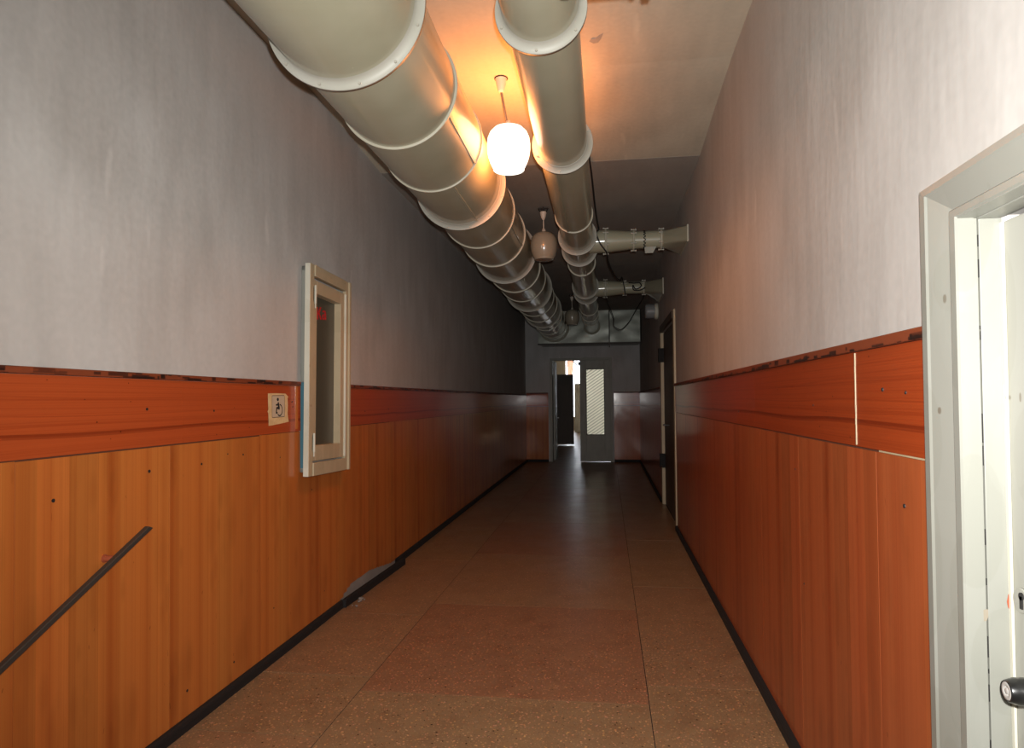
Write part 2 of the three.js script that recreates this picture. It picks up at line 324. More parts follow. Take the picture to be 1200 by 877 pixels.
{
  for (const [a, b, c, d] of cut([[-16.49, 1.65, 0.14, 1.60]], holeL)) mesh('backing_board', box(XL + 0.0005, PL - 0.0092, c, d, a, b), M.backing, wallL);
  for (const [a, b] of [[-0.552, 1.65], [-8.0, -1.752], [-16.49, -10.1]]) mesh('backing_board', box(PR + 0.0092, XR - 0.0005, 0.05, 1.64, a, b), M.backing, wallR);
  const broken = []; for (let i = 0; i < 18; i++) { const t = (i + 0.5) / 18; broken.push([-4.78 - (i + 1) * 0.065, -4.78 - i * 0.065, 0, 0.05 + 0.068 * Math.min(1, Math.min(t * 6, (1 - t) * 2.2)) + 0.008 * noise.noise(i * 0.7, 2, 5)]); }   // foot broken off above the loose baseboard
  const zl = [1.65, 1.15, 0.36, -0.43, -1.22, -2.013, -2.82, -3.63, -4.42, -5.19, -5.956, -6.744, -7.52, -8.26, -9.10, -9.96, -10.75, -11.55, -12.35, -13.15, -13.95, -14.75, -15.6, -16.49];
  for (let i = 0; i + 1 < zl.length; i++) {
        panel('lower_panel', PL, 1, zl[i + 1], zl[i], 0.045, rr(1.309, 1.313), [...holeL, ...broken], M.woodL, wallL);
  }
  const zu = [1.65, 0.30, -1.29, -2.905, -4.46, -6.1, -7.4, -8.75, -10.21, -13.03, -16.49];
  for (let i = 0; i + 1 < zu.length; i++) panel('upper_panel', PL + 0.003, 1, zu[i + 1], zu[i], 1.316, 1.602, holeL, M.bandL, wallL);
  for (const [z, y, s] of [[-2.17, 1.16, 1.1], [-2.68, 1.21, 1.1], [-3.06, 1.205, 0.9], [-2.66, 1.475, 1], [-3.16, 1.46, 0.8], [-3.44, 1.22, 0.8], [-3.29, 1.235, 0.6], [-4.01, 1.50, 0.9], [-4.02, 1.47, 0.7], [-4.3, 0.92, 0.7], [-3.86, 1.17, 0.6], [-2.95, 0.17, 1], [-3.35, 0.15, 0.9], [-3.78, 0.3, 0.7], [-4.5, 0.2, 0.6], [-5.3, 1.42, 0.9], [-5.9, 1.43, 0.9], [-6.0, 0.6, 0.8]]) screw(wallL, y > 1.31 ? PL + 0.003 : PL, y, z, s);
  mesh('stained_strip', box(PL + 0.003, PL + 0.0045, 1.33, 1.60, -4.09, -4.055), M.woodL, wallL);
  mesh('cap_rail', [box(XL, PL + 0.016, 1.603, 1.628, -4.115, ZB - 0.05, 0.004), box(XL, PL + 0.016, 1.603, 1.628, ZE + 0.01, -4.80, 0.004)], M.cap, wallL);
  mesh('plinth', box(XL, XL + 0.006, 0, 0.13, -6.2, -4.3), M.plinth, wallL);
  const zr = [-1.752, -2.128, -2.95, -3.66, -4.384, -5.162, -5.95, -6.735, -7.5, -8.0], zr2 = [-10.10, -10.9, -11.7, -12.5, -13.3, -14.1, -14.9, -15.7, -16.49], zr0 = [1.65, 0.9, 0.1, -0.552];
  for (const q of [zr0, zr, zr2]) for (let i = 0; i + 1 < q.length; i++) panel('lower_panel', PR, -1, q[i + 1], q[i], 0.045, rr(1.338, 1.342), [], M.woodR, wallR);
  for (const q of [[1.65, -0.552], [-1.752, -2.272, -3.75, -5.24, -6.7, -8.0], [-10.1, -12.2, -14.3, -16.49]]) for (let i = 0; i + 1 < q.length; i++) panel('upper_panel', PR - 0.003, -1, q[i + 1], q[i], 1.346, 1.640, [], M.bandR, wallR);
  for (const [z, y, s] of [[-2.06, 1.52, 1], [-1.91, 1.51, 0.8], [-1.94, 1.21, 1], [-2.72, 1.47, 0.6], [-3.0, 1.2, 0.6], [-2.9, 0.75, 0.6], [-4.2, 1.42, 0.8]]) screw(wallR, y > 1.34 ? PR - 0.003 : PR, y, z, s);
  const ck = []; for (let i = 0; i < 14; i++) ck.push(box(PR - 0.0055, PR - 0.002, 1.35 + i * 0.0205, 1.371 + i * 0.0205, -2.274 - rr(0.0, 0.003), -2.2705 + rr(0, 0.002), 0.0008));
  mesh('joint_filler', box(PR - 0.0025, PR + 0.004, 1.3405, 1.3455, -2.10, -1.756, 0.001), M.cream, wallR);
  mesh('joint_filler', ck, M.cream, wallR);
  mesh('cap_rail', [box(PR - 0.016, XR, 1.641, 1.672, -8.0, -1.755, 0.004), box(PR - 0.016, XR, 1.641, 1.672, ZE + 0.01, -10.1, 0.004), box(PR - 0.016, XR, 1.641, 1.672, -0.55, ZB - 0.05, 0.004)], M.cap, wallR);
}
// wall behind the camera
const wallB = struct(mesh('wall_behind', box(XL - 0.2, XR + 0.2, -0.05, 3.8, ZB, ZB + 0.2), M.plaster));

// end wall with the double door
const wallE = struct(group('wall_end'));
const D3 = { x0: -1.36, x1: 0.13, y1: 2.50 };
mesh('plaster', cut([[XL - 0.2, XR + 0.2, -0.05, 3.8]], [[D3.x0, D3.x1, -1, D3.y1]]).map(([a, b, c, d]) => box(a, b, c, d, ZE - 0.2, ZE)), M.plasterEnd, wallE);
for (const [a, b] of [[-1.938, -1.40], [0.17, 0.778]]) {
  mesh('lower_panel', box(a, b, 0.05, 1.335, ZE, ZE + 0.011, 0.0018), a < -1 ? M.woodL : M.woodR, wallE);
  mesh('upper_panel', box(a, b, 1.342, 1.645, ZE, ZE + 0.014, 0.0018, 0, -1.342), a < -1 ? M.bandL : M.bandR, wallE);
  mesh('cap_rail', box(a, b, 1.646, 1.672, ZE, ZE + 0.024, 0.004), M.cap, wallE);
  mesh('baseboard', box(a, b, 0, 0.06, ZE, ZE + 0.03, 0.004), M.baseboard, wallE);
}
// vestibule and far room
struct(mesh('wall_vestibule_left', box(XL - 0.2, XL, -0.05, 3.8, ZV - 0.2, ZE - 0.2), M.farWhite));
struct(mesh('wall_vestibule_right', box(XR, XR + 0.2, -0.05, 3.8, ZV - 0.2, ZE - 0.2), M.farWhite));
struct(mesh('wall_vestibule_end', cut([[-5.2, 3.2, -0.05, 3.8]], [[-1.78, 0.35, -1, 2.98]]).map(([a, b, c, d]) => box(a, b, c, d, ZV - 0.2, ZV)), M.farWhite));
struct(mesh('wall_far_left', box(-5.2, -5.0, -0.05, 3.8, ZF - 0.3, ZV), M.beige));
struct(mesh('wall_far_right', cut([[ZF - 0.3, ZV, -0.05, 3.8]], [[-29.3, -26.7, 0.9, 2.9]]).map(([a, b, c, d]) => box(2.6, 2.8, c, d, a, b)), M.farWhite));
struct(mesh('wall_far_end', cut([[-5.2, 3.2, -0.05, 3.8]], [[-2.0, 0.6, 0.6, 3.45]]).map(([a, b, c, d]) => box(a, b, c, d, ZF - 0.2, ZF)), M.beige));
{
  const w2 = struct(group('window_2', -0.7, 0.6, ZF));
  mesh('window_frame', [box(-1.36, -1.26, 0, 2.85, -0.08, 0.02, 0.005), box(1.26, 1.34, 0, 2.85, -0.08, 0.02, 0.005), box(-1.26, 1.26, 0, 0.07, -0.08, 0.02, 0.005), box(-1.26, 1.26, 2.78, 2.85, -0.08, 0.02, 0.005), box(0.32, 0.38, 0.07, 2.78, -0.07, 0.01, 0.005)], M.cream, w2);
  mesh('pane', box(-1.26, 0.32, 0.07, 2.78, -0.04, -0.036), M.glass, w2); mesh('pane', box(0.38, 1.26, 0.07, 2.78, -0.04, -0.036), M.glass, w2);
  const w3 = struct(group('window_3', 2.7, 0.9, -28));
  mesh('window_frame', [box(-0.05, 0.03, 0, 2, -1.3, -1.23, 0.004), box(-0.05, 0.03, 0, 2, 1.23, 1.3, 0.004), box(-0.05, 0.03, 0, 0.07, -1.23, 1.23, 0.004), box(-0.05, 0.03, 1.93, 2, -1.23, 1.23, 0.004)], M.creamWhite, w3);
  mesh('pane', box(-0.02, -0.016, 0.07, 1.93, -1.23, 1.23), M.glass, w3);
}

// baseboards along the side walls
const boardProfile = (z0, z1, x, dir) => { const pr = [[0, 0], [0.024, 0], [0.024, 0.034], [0.020, 0.045], [0.012, 0.052], [0, 0.054]]; return strip(pr.map(([d, y]) => [x + dir * d, y, z0]), pr.map(([d, y]) => [x + dir * d, y, z1]), true); };
const baseL = struct(group('baseboard_left')), baseR = struct(group('baseboard_right'));
for (const [a, b] of [[1.65, -1.6], [-1.604, -4.80], [-6.08, -9.4], [-9.404, -12.9], [-12.904, -16.49]]) mesh('baseboard_length', boardProfile(a, b, PL, 1), M.baseboard, baseL);
for (const [a, b] of [[1.65, -0.55], [-1.75, -3.9], [-3.904, -7.99], [-10.1, -13.4], [-13.404, -16.49]]) mesh('baseboard_length', boardProfile(a, b, PR, -1), M.baseboard, baseR);

// ------------------------------------------------------------------ window_1: small hinged window standing proud of the left wall
{
  const w = struct(group('window_1', PL, 0, -4.46));
  const tilt = group('window_box', 0, 0, 0, w); tilt.rotation.x = -0.028;
  tilt.position.set(0, 1.70 - 1.70 * Math.cos(0.028), -1.70 * Math.sin(-0.028));
  const zo = 0.345, yb = 1.015, yt = 2.385, f = 0.06;                                // half width, bottom, top, face of the casing
  // box sides seen beside the casing: white above, blue where the wall paint was blue
  const b = 0.30;
  mesh('side_board', box(-0.01, 0.045, 1.62, yt - 0.01, b - 0.03, b, 0.002), M.white, tilt);
  mesh('blue_side_board', box(-0.01, 0.045, yb + 0.025, 1.618, b - 0.03, b, 0.002), M.blue, tilt).userData.label = 'blue painted lower side board';
  mesh('side_board', box(-0.01, 0.045, yb + 0.025, yt - 0.01, -b, -b + 0.03, 0.002), M.white, tilt);
  mesh('head_board', box(-0.01, 0.045, yt - 0.04, yt - 0.01, -b, b, 0.002), M.white, tilt);
  mesh('sill_board', box(-0.01, 0.045, yb + 0.025, yb + 0.055, -b, b, 0.002), M.white, tilt);
  mesh('casing', box(0.035, f + 0.006, yb, yt, zo - 0.072, zo - 0.012, 0.003), M.cream, tilt);
  mesh('casing_edge', box(0.03, f + 0.004, yb + 0.002, yt - 0.002, zo - 0.012, zo - 0.009, 0.001), M.creamWhite, tilt).userData.label = 'white painted edge of the casing';
  mesh('casing', [box(0.035, f + 0.018, yb, yt, -zo, -zo + 0.03, 0.003), box(0.035, f + 0.006, yb, yt, -zo + 0.03, -zo + 0.075, 0.003)], M.cream, tilt);
  mesh('casing', box(0.035, f + 0.012, yt - 0.075, yt, -zo + 0.075, zo - 0.075, 0.004), M.cream, tilt);
  mesh('casing', box(0.035, f + 0.012, yb, yb + 0.085, -zo + 0.075, zo - 0.075, 0.004), M.cream, tilt);
  const s = group('sash', 0, 0, 0, tilt), sz = zo - 0.078, s0 = yb + 0.095, s1 = yt - 0.095;
  mesh('sash_bar', box(0.0, f, s0, s1, sz - 0.05, sz, 0.003), M.cream, s);
  mesh('sash_bar', box(0.0, f, s0, s1, -sz + 0.005, -sz + 0.075, 0.003), M.cream, s);
  mesh('sash_bar', box(0.0, f, s1 - 0.085, s1, -sz + 0.075, sz - 0.05, 0.003), M.cream, s);
  mesh('sash_bar', box(0.0, f, s0, s0 + 0.10, -sz + 0.075, sz - 0.05, 0.003), M.cream, s);
  mesh('pane', box(0.006, 0.010, s0 + 0.09, s1 - 0.08, -sz + 0.07, sz - 0.045), M.dirtyGlass, s);
  const font = await new FontLoader().loadAsync('fonts/droid/droid_sans_bold.typeface.json');
  const tg = new TextGeometry('Ka', { font, size: 0.085, depth: 0.001, curveSegments: 4, bevelEnabled: false }); tg.scale(1.25, 1, 1); tg.rotateY(Math.PI / 2);
  const lt = mesh('red_letters', tg, M.red, s); lt.position.set(0.011, 2.05, 0.12); lt.rotation.x = 0.12; lt.userData.label = 'faded red letters on the dirty glass';
  for (const y of [s0 + 0.06, s1 - 0.16]) mesh('hinge', [rod([f + 0.012, y, sz + 0.002], [f + 0.012, y + 0.12, sz + 0.002], 0.007), box(f, f + 0.006, y + 0.01, y + 0.11, sz - 0.025, sz + 0.02, 0.001), rod([f + 0.012, y - 0.03, sz + 0.002], [f + 0.012, y, sz + 0.002], 0.004)], M.creamWhite, tilt);
  mesh('weather_bead', box(0.036, f + 0.014, yb + 0.1, yt - 0.1, -zo + 0.077, -zo + 0.092, 0.002), M.creamWhite, tilt);
}

// ------------------------------------------------------------------ door_1: white door in the right wall, beside the camera
{
  const d = struct(group('door_1'));
  const pr = [[0, 0], [0, 0.036], [0.004, 0.040], [0.030, 0.041], [0.037, 0.037], [0.128, 0.019], [0.132, 0.034], [0.137, 0.037], [0.160, 0.037], [0.164, 0.033], [0.164, 0]];
  const top = (t) => 1.992 - t * (0.104 / 0.164), za = -1.754, zb = -0.558;
  mesh('casing', strip(pr.map(([t, q]) => [XR - q, 0, za + t]), pr.map(([t, q]) => [XR - q, top(t), za + t])), M.white, d);
  mesh('casing', strip(pr.map(([t, q]) => [XR - q, top(t), za + t]), pr.map(([t, q]) => [XR - q, top(t), zb - t])), M.white, d);
  mesh('casing', strip(pr.map(([t, q]) => [XR - q, top(t), zb - t]), pr.map(([t, q]) => [XR - q, 0, zb - t])), M.white, d);
  // lining boards with an open joint between them
  const lining = (x0, x1, o) => [box(x0, x1, 0, 1.885 - o, -1.62, -1.592 + o, 0.0015), box(x0, x1, 0, 1.885 - o, -0.728 - o, -0.70, 0.0015)];
  const j = mesh('jamb_board', lining(0.757, 0.7975, 0)[0], M.white, d); mesh('jamb_board', lining(0.757, 0.7975, 0)[1], M.white, d);
  const k = mesh('jamb_board', lining(0.7995, 0.846, 0.002)[0], M.white, d); mesh('jamb_board', lining(0.7995, 0.846, 0.002)[1], M.white, d);
  mesh('head_board', box(0.757, 0.7975, 1.885, 1.91, -1.62, -0.70, 0.0015), M.white, d);
  mesh('head_board', box(0.7995, 0.846, 1.883, 1.91, -1.62, -0.70, 0.0015), M.white, d);
  // black cracks where the paint has parted along the joints
  const crack = (z, x, w) => { const L = []; let y = rr(0.02, 0.1); while (y < 1.84) { const h = rr(0.006, 0.07); L.push(box(x - w * rr(0.3, 0.6), x + w * rr(0.3, 0.6), y, Math.min(y + h, 1.87), z - 0.001, z + rr(0.0003, 0.0008))); y += h + (rnd() < 0.3 ? rr(0.04, 0.16) : rr(0.004, 0.03)); } return L; };
  mesh('joint_crack', crack(-1.592, 0.7985, 0.0022), M.dark, d);
  mesh('joint_crack', crack(-1.592, 0.7585, 0.0018), M.dark, d);
  // bare patches where the paint has come off the far jamb
  const patch = (pts, x, y, mat, z = -1.5915) => { const sh = new THREE.Shape(); pts.forEach(([a, b], i) => i ? sh.lineTo(a, b) : sh.moveTo(a, b)); const m = mesh('bare_patch', new THREE.ExtrudeGeometry(sh, { depth: 0.0006, bevelEnabled: false }), mat, d); m.position.set(x, y, z); };
  const bare = std({ color: C(0.24, 0.205, 0.155), roughness: 0.8 });
  patch([[0, 0], [0.007, 0.004], [0.012, 0.011], [0.020, 0.012], [0.024, 0.022], [0.022, 0.03], [0.014, 0.028], [0.016, 0.018], [0.007, 0.014], [0.001, 0.010]].map(([a, b]) => [a * 1.4, b * 1.4]), 0.768, 1.003, bare);
  patch([[0, 0], [0.004, 0.003], [0.003, 0.009], [-0.002, 0.008]], 0.769, 1.00, bare);
  patch([[0, 0], [0.005, -0.006], [0.006, 0.03], [0.001, 0.028], [-0.002, 0.012]], 0.838, 1.05, M.rust, -1.5895);
  const leaf = group('door_leaf', 0.846, 0.008, 0, d);
  mesh('leaf_board', box(0, 0.04, 0, 1.865, -1.592, -0.728, 0.003), M.leaf, leaf);
  mesh('leaf_edge_strip', box(-0.006, 0, 0.0, 1.865, -1.592, -1.580, 0.002), M.creamWhite, leaf);
  const kn = mesh('door_knob', lathe([[0, 0], [0.018, 0], [0.018, 0.016], [0.030, 0.020], [0.037, 0.032], [0.036, 0.050], [0.030, 0.064], [0.0265, 0.068], [0.0262, 0.066], [0.024, 0.0655]], 32).rotateZ(Math.PI / 2), M.black, leaf); kn.position.set(0, 0.905, -1.492); kn.scale.set(1, 0.72, 0.72);
  const ki = mesh('knob_centre', lathe([[0, 0.067], [0.008, 0.067], [0.009, 0.064], [0.013, 0.063], [0.014, 0.067], [0.024, 0.067], [0.0245, 0.062], [0, 0.060]], 28).rotateZ(Math.PI / 2), M.chrome, leaf); ki.position.copy(kn.position); ki.scale.copy(kn.scale); ki.userData.label = 'chrome disc in the end of the black knob';
  const es = mesh('lock_plate', lathe([[0, 0], [0.026, 0], [0.026, 0.003], [0.024, 0.005], [0, 0.005]], 32).rotateZ(Math.PI / 2), M.leaf, leaf); es.position.set(0, 1.068, -1.552);
  const kh = mesh('keyhole', [new THREE.CylinderGeometry(0.008, 0.008, 0.003, 16).rotateZ(Math.PI / 2), box(-0.0015, 0.0015, -0.026, 0, -0.0045, 0.0045)], M.dark, leaf); kh.position.set(-0.006, 1.078, -1.545);
}

// ------------------------------------------------------------------ door_2: tall dark door further along the right wall
{
  const d = struct(group('door_2'));
  mesh('casing', box(XR - 0.022, XR + 0.01, 0, 2.53, -8.13, -8.0, 0.004), M.cream, d);
  mesh('casing', box(XR - 0.020, XR + 0.01, 0, 2.53, -10.08, -9.95, 0.004), M.cream, d);
  mesh('casing', box(XR - 0.03, XR + 0.01, 2.44, 2.53, -9.95, -8.13, 0.004), M.brownPaint, d).userData.label = 'brown head casing';
  mesh('jamb_board', box(XR, XR + 0.045, 0, 2.44, -9.97, -9.94, 0.002), M.cream, d);
  mesh('jamb_board', box(XR, XR + 0.045, 0, 2.44, -8.14, -8.11, 0.002), M.cream, d);
  mesh('door_leaf', box(XR + 0.022, XR + 0.06, 0.01, 2.43, -9.94, -9.04, 0.003), M.brownPaint, d);
  mesh('door_leaf', box(XR + 0.022, XR + 0.06, 0.01, 2.43, -9.036, -8.14, 0.003), M.brownPaint, d);
  for (const y of [0.52, 2.02]) mesh('hinge_block', box(XR - 0.055, XR + 0.03, y, y + 0.2, -9.97, -9.90, 0.006), M.blackMatt, d);
  mesh('door_handle', [rod([XR + 0.022, 1.15, -9.2], [XR - 0.03, 1.15, -9.2], 0.012), rod([XR - 0.03, 1.15, -9.2], [XR - 0.035, 1.15, -9.36], 0.011)], M.black, d);
}

// ------------------------------------------------------------------ door_3: grey double door in the end wall; right leaf closed, left leaf swung away
{
  const d = struct(group('door_3', 0, 0, ZE));
  mesh('door_frame', box(D3.x0, D3.x0 + 0.06, 0, 2.50, -0.19, 0.015, 0.004), M.doorGrey, d);
  mesh('door_frame', box(D3.x1 - 0.05, D3.x1, 0, 2.50, -0.19, 0.015, 0.004), M.doorGrey, d);
  mesh('door_frame', box(D3.x0 + 0.06, D3.x1 - 0.05, 2.445, 2.50, -0.19, 0.015, 0.004), M.doorGrey, d);
  const r = group('door_leaf', -0.64, 0.008, -0.02, d), W = 0.7215, H = 2.437;         // right leaf
  mesh('stile', box(0, 0.15, 0, H, -0.045, 0, 0.004), M.doorGrey, r);
  mesh('stile', box(W - 0.135, W, 0, H, -0.045, 0, 0.004), M.doorGrey, r);
  mesh('top_rail', box(0.15, W - 0.135, 2.225, H, -0.045, 0, 0.004), M.doorGrey, r);
  mesh('bottom_board', box(0.15, W - 0.135, 0, 0.635, -0.045, 0, 0.004), M.doorGrey, r);
  mesh('glazing_bead', [box(0.15, 0.162, 0.635, 2.225, -0.03, 0.004), box(W - 0.147, W - 0.135, 0.635, 2.225, -0.03, 0.004), box(0.15, W - 0.135, 0.635, 0.648, -0.03, 0.004), box(0.15, W - 0.135, 2.212, 2.225, -0.03, 0.004)], M.dark, r);
  const ribs = data(256, (u, v) => { const a = ((u * 4 - v * 22) % 1 + 1) % 1, b = ((u * 4 + v * 22) % 1 + 1) % 1; return Math.max(0, 1 - Math.abs(a - 0.5) * 5) * 0.8 + Math.max(0, 1 - Math.abs(b - 0.5) * 7) * 0.25; }, 0.43, 1.6, false);
  const ribTint = data(256, (u, v) => { const a = ((u * 4 - v * 22) % 1 + 1) % 1; const t = 1 - 0.5 * Math.max(0, 1 - Math.abs(a - 0.5) * 4); return [t, t * 0.97, t * 0.86]; }, 0.43, 1.6, true);
  const figured = phy({ color: C(1, 0.98, 0.93), map: ribTint, roughness: 0.5, transmission: 1, thickness: 0.006, ior: 1.45, bumpMap: ribs, bumpScale: 0.006 });
  mesh('glass_pane', box(0.155, W - 0.14, 0.64, 2.22, -0.026, -0.020), figured, r).userData.label = 'figured glass with diagonal ribs';
  const l = group('door_leaf', D3.x0 + 0.065, 0.02, -0.19, d);                       // left leaf, open into the vestibule
  mesh('leaf_board', box(0, 0.045, 0, 2.42, -0.66, 0, 0.004), M.doorGrey, l);
  mesh('door_handle', [rod([0.045, 1.02, -0.6], [0.085, 1.02, -0.6], 0.009), rod([0.085, 1.02, -0.6], [0.085, 1.02, -0.5], 0.009)], M.chrome, l);
  mesh('closer_arm', [rod([-0.80, 2.44, -0.05], [-0.66, 2.27, -0.16], 0.012), box(-0.68, -0.62, 2.33, 2.40, -0.16, -0.06, 0.004)], M.blackMatt, d);
}
// door_4: dark door leaf in the second doorway, gap under it
{
  const d = struct(group('door_4', -1.75, 0, ZV));
  mesh('door_leaf', box(0, 0.675, 0.035, 2.325, -0.05, 0, 0.004), M.brownPaint, d);
  mesh('door_post', box(-0.06, 0, 0, 2.98, -0.2, 0.02, 0.004), M.brownPaint, d);
  mesh('lever', [rod([0.60, 1.0, 0], [0.60, 1.0, 0.05], 0.01), rod([0.60, 1.0, 0.05], [0.50, 1.0, 0.05], 0.009)], M.steel, d);
}

// ------------------------------------------------------------------ ventilation ducts
function duct(name, label, r, x0, slope, y, rings, flanges, zEnd, zNear, seams) {
  const g = thing(name, label, 'duct', x0, y, 0, 'painted ventilation ducts under the ceiling');
  g.rotation.y = Math.atan(slope);
  const cuts = [...rings.map((z) => [z, 0]), ...flanges.map((z) => [z, 1])].sort((a, b) => b[0] - a[0]);
  let from = zNear;
  const ends = [...cuts.map((c) => c[0]), zEnd];
  ends.forEach((z, i) => {
    const rad = r + (i % 2 ? 0.0015 : -0.0015), n = 10, pf = [];
    for (let k = 0; k <= n; k++) pf.push([rad, from + (z - from) * k / n]);
    const m = mesh('duct_section', spun(pf, 80, 0.004, i * 3.7), M.duct, g);
    if (seams[i] !== undefined) {                                            // lock seam along the sheet
      const a = seams[i], ca = Math.cos(a), sa = Math.sin(a), L = from - z;
      const b = box(-0.009, 0.009, -0.0015, 0.006, -L / 2 + 0.01, L / 2 - 0.01, 0.001); b.rotateZ(a - Math.PI / 2).translate(ca * rad, sa * rad, (from + z) / 2);
      mesh('lock_seam', b, M.duct, m);
    }
    from = z;
  });
  for (const z of rings) mesh('joint_ring', spun([[r - 0.003, z + 0.007], [r + 0.009, z + 0.006], [r + 0.011, z + 0.003], [r + 0.011, z - 0.003], [r + 0.008, z - 0.007], [r - 0.003, z - 0.009]], 80), M.ring, g);
  const bolt = rod([0, 0, 0.014], [0, 0, -0.022], 0.0065, 6);
  for (const z of flanges) {
    const f = mesh('flange', spun([[r - 0.003, z + 0.040], [r + 0.004, z + 0.040], [r + 0.005, z + 0.008], [r + 0.034, z + 0.006], [r + 0.036, z + 0.003], [r + 0.036, z - 0.010], [r + 0.005, z - 0.012], [r + 0.004, z - 0.04], [r - 0.003, z - 0.04]], 80), M.flange, g);
    const n = Math.round(r * 38);
    for (let k = 0; k < n; k++) { const a = (k + 0.4) / n * Math.PI * 2; const b = mesh('bolt', bolt, M.bolt, f); b.position.set(Math.cos(a) * (r + 0.021), Math.sin(a) * (r + 0.021), z); }
  }
  return g;
}
duct('ventilation_duct', 'wide cream ventilation duct with many joint rings, running along the left wall under the ceiling', 0.315, -1.050, 0.0075, 3.149,
  [-3.45, -4.2, -5.84, -6.68, -8.35, -9.15, -10.8, -11.65, -13.1, -13.9, -14.7], [-0.6, -2.70, -5.08, -7.52, -10.0, -12.4], -15.442, 1.6, { 3: -0.5, 4: -1.15, 6: -0.4 });
duct('ventilation_duct', 'narrower cream ventilation duct beside the lit lamp, with two branches to the right wall', 0.160, -0.243, 0.0045, 3.148,
  [-6.06, -8.22, -12.15, -13.1, -13.8], [-0.9, -2.83, -4.37, -6.88, -7.48, -9.95, -10.5], -15.442, 1.6, { 3: -1.9, 6: -1.2 });

// branches
function branch(label, z, x0, mouthNear, mouthFar, y, X, cy, hy) {
  const g = thing('branch_duct', label, 'duct', x0, y, z, 'short branch ducts to the right wall');
  const turnX = (geo) => geo.rotateY(Math.PI / 2);       // profile axis z becomes x
  const part = (name, pf, mat, dent = 0) => mesh(name, turnX(spun(pf, 48, dent, z)), mat, g);
  const co = part('collar', [[0.118, X[0]], [0.117, (X[0] + X[1]) / 2], [0.116, X[1]]], M.duct), cp = co.geometry.attributes.position;
  for (let i = 0; i < cp.count; i++) if (cp.getX(i) < X[0] + 1e-4) cp.setX(i, Math.sqrt(0.160 ** 2 - cp.getY(i) ** 2) + 0.002);   // saddle cut that sits on the duct
  co.geometry.computeVertexNormals();
  part('reducer', [[0.116, X[1]], [0.114, X[1] + 0.04], [0.104, (X[1] + X[2]) / 2], [0.093, X[2] - 0.03], [0.090, X[2]]], M.duct);
  part('straight_pipe', [[0.089, X[2]], [0.089, (X[2] + X[3]) / 2], [0.089, X[3]]], M.duct);
  for (const [x, r] of [[X[1], 0.116], [X[2], 0.091], [X[3], 0.090]]) {
    const f = part('flange', [[r - 0.002, x - 0.012], [r + 0.014, x - 0.010], [r + 0.015, x], [r + 0.014, x + 0.010], [r - 0.002, x + 0.012]], M.ring);
    for (const a of [0.5, 1.15, 2.0, 3.6, 4.71, 5.8]) { const s = Math.sin(a), c = Math.cos(a); mesh('bolt', [rod([x - 0.025, s * (r + 0.018), c * (r + 0.018)], [x + 0.025, s * (r + 0.018), c * (r + 0.018)], 0.006, 8), rod([x - 0.028, s * (r + 0.018), c * (r + 0.018)], [x - 0.018, s * (r + 0.018), c * (r + 0.018)], 0.012, 6), rod([x + 0.018, s * (r + 0.018), c * (r + 0.018)], [x + 0.028, s * (r + 0.018), c * (r + 0.018)], 0.012, 6)], M.bolt, f); }
  }
  // round to flat mouth on the wall
  const n = 48, rows = 6, pos = [], idx = [], uv = [], xm = XR - x0, hz = (mouthNear - mouthFar) / 2, cz = (mouthNear + mouthFar) / 2 - z;
  for (let j = 0; j <= rows; j++) for (let i = 0; i <= n; i++) {
    const t = j / rows, e = t, a = i / n * Math.PI * 2, c = Math.cos(a), s = Math.sin(a), k = 1 / Math.max(Math.abs(c), Math.abs(s));
    const ry = 0.089 * s * (1 - e) + (s * k * hy + cy) * e, rz = 0.089 * c * (1 - e) + (c * k * hz + cz) * e;
    pos.push(X[3] + (xm - X[3]) * t, ry, rz); uv.push(a * 0.3, t * 0.3);
  }
  for (let j = 0; j < rows; j++) for (let i = 0; i < n; i++) { const q = j * (n + 1) + i; idx.push(q, q + 1, q + n + 1, q + 1, q + n + 2, q + n + 1); }
  const m = new THREE.BufferGeometry(); m.setAttribute('position', new THREE.Float32BufferAttribute(pos, 3)); m.setAttribute('uv', new THREE.Float32BufferAttribute(uv, 2)); m.setIndex(idx); m.computeVertexNormals();
  mesh('flared_mouth', m, M.duct, g);
  mesh('mouth_rim', [box(xm - 0.014, xm, cy + hy, cy + hy + 0.006, cz - hz, cz + hz), box(xm - 0.014, xm, cy - hy - 0.006, cy - hy, cz - hz, cz + hz), box(xm - 0.014, xm, cy - hy, cy + hy, cz + hz, cz + hz + 0.006), box(xm - 0.014, xm, cy - hy, cy + hy, cz - hz - 0.006, cz - hz)], M.ring, g);
  return { g, X };
}
{
  const b1 = branch('nearer branch duct to the right wall, with a wavy black band and a small plate', -7.16, -0.275, -6.63, -7.30, 3.148, [0.12, 0.285, 0.57, 0.85], -0.07, 0.076);
  const zig = []; for (let i = 0; i <= 22; i++) { const a = -2.0 + i * 0.2; zig.push([0.68 + (i % 2 ? 0.010 : -0.010), Math.sin(a) * 0.091 * -1, Math.cos(a) * 0.091]); }
  mesh('wavy_band', tube(zig, 0.005, 90, 6), M.cable, b1.g);
  const sh = new THREE.Shape(); [[-0.06, 0], [0.06, 0], [0.025, -0.065], [-0.055, -0.065]].forEach(([x, y], i) => i ? sh.lineTo(x, y) : sh.moveTo(x, y));
  const pl = mesh('damper_plate', new THREE.ExtrudeGeometry(sh, { depth: 0.006, bevelEnabled: false }), M.flange, b1.g); pl.position.set(0.74, -0.082, 0.03);
  branch('farther branch duct to the right wall, with loose black wire tied on it', -10.24, -0.289, -9.50, -10.3, 3.15, [0.12, 0.29, 0.57, 0.85], -0.105, 0.105);
}

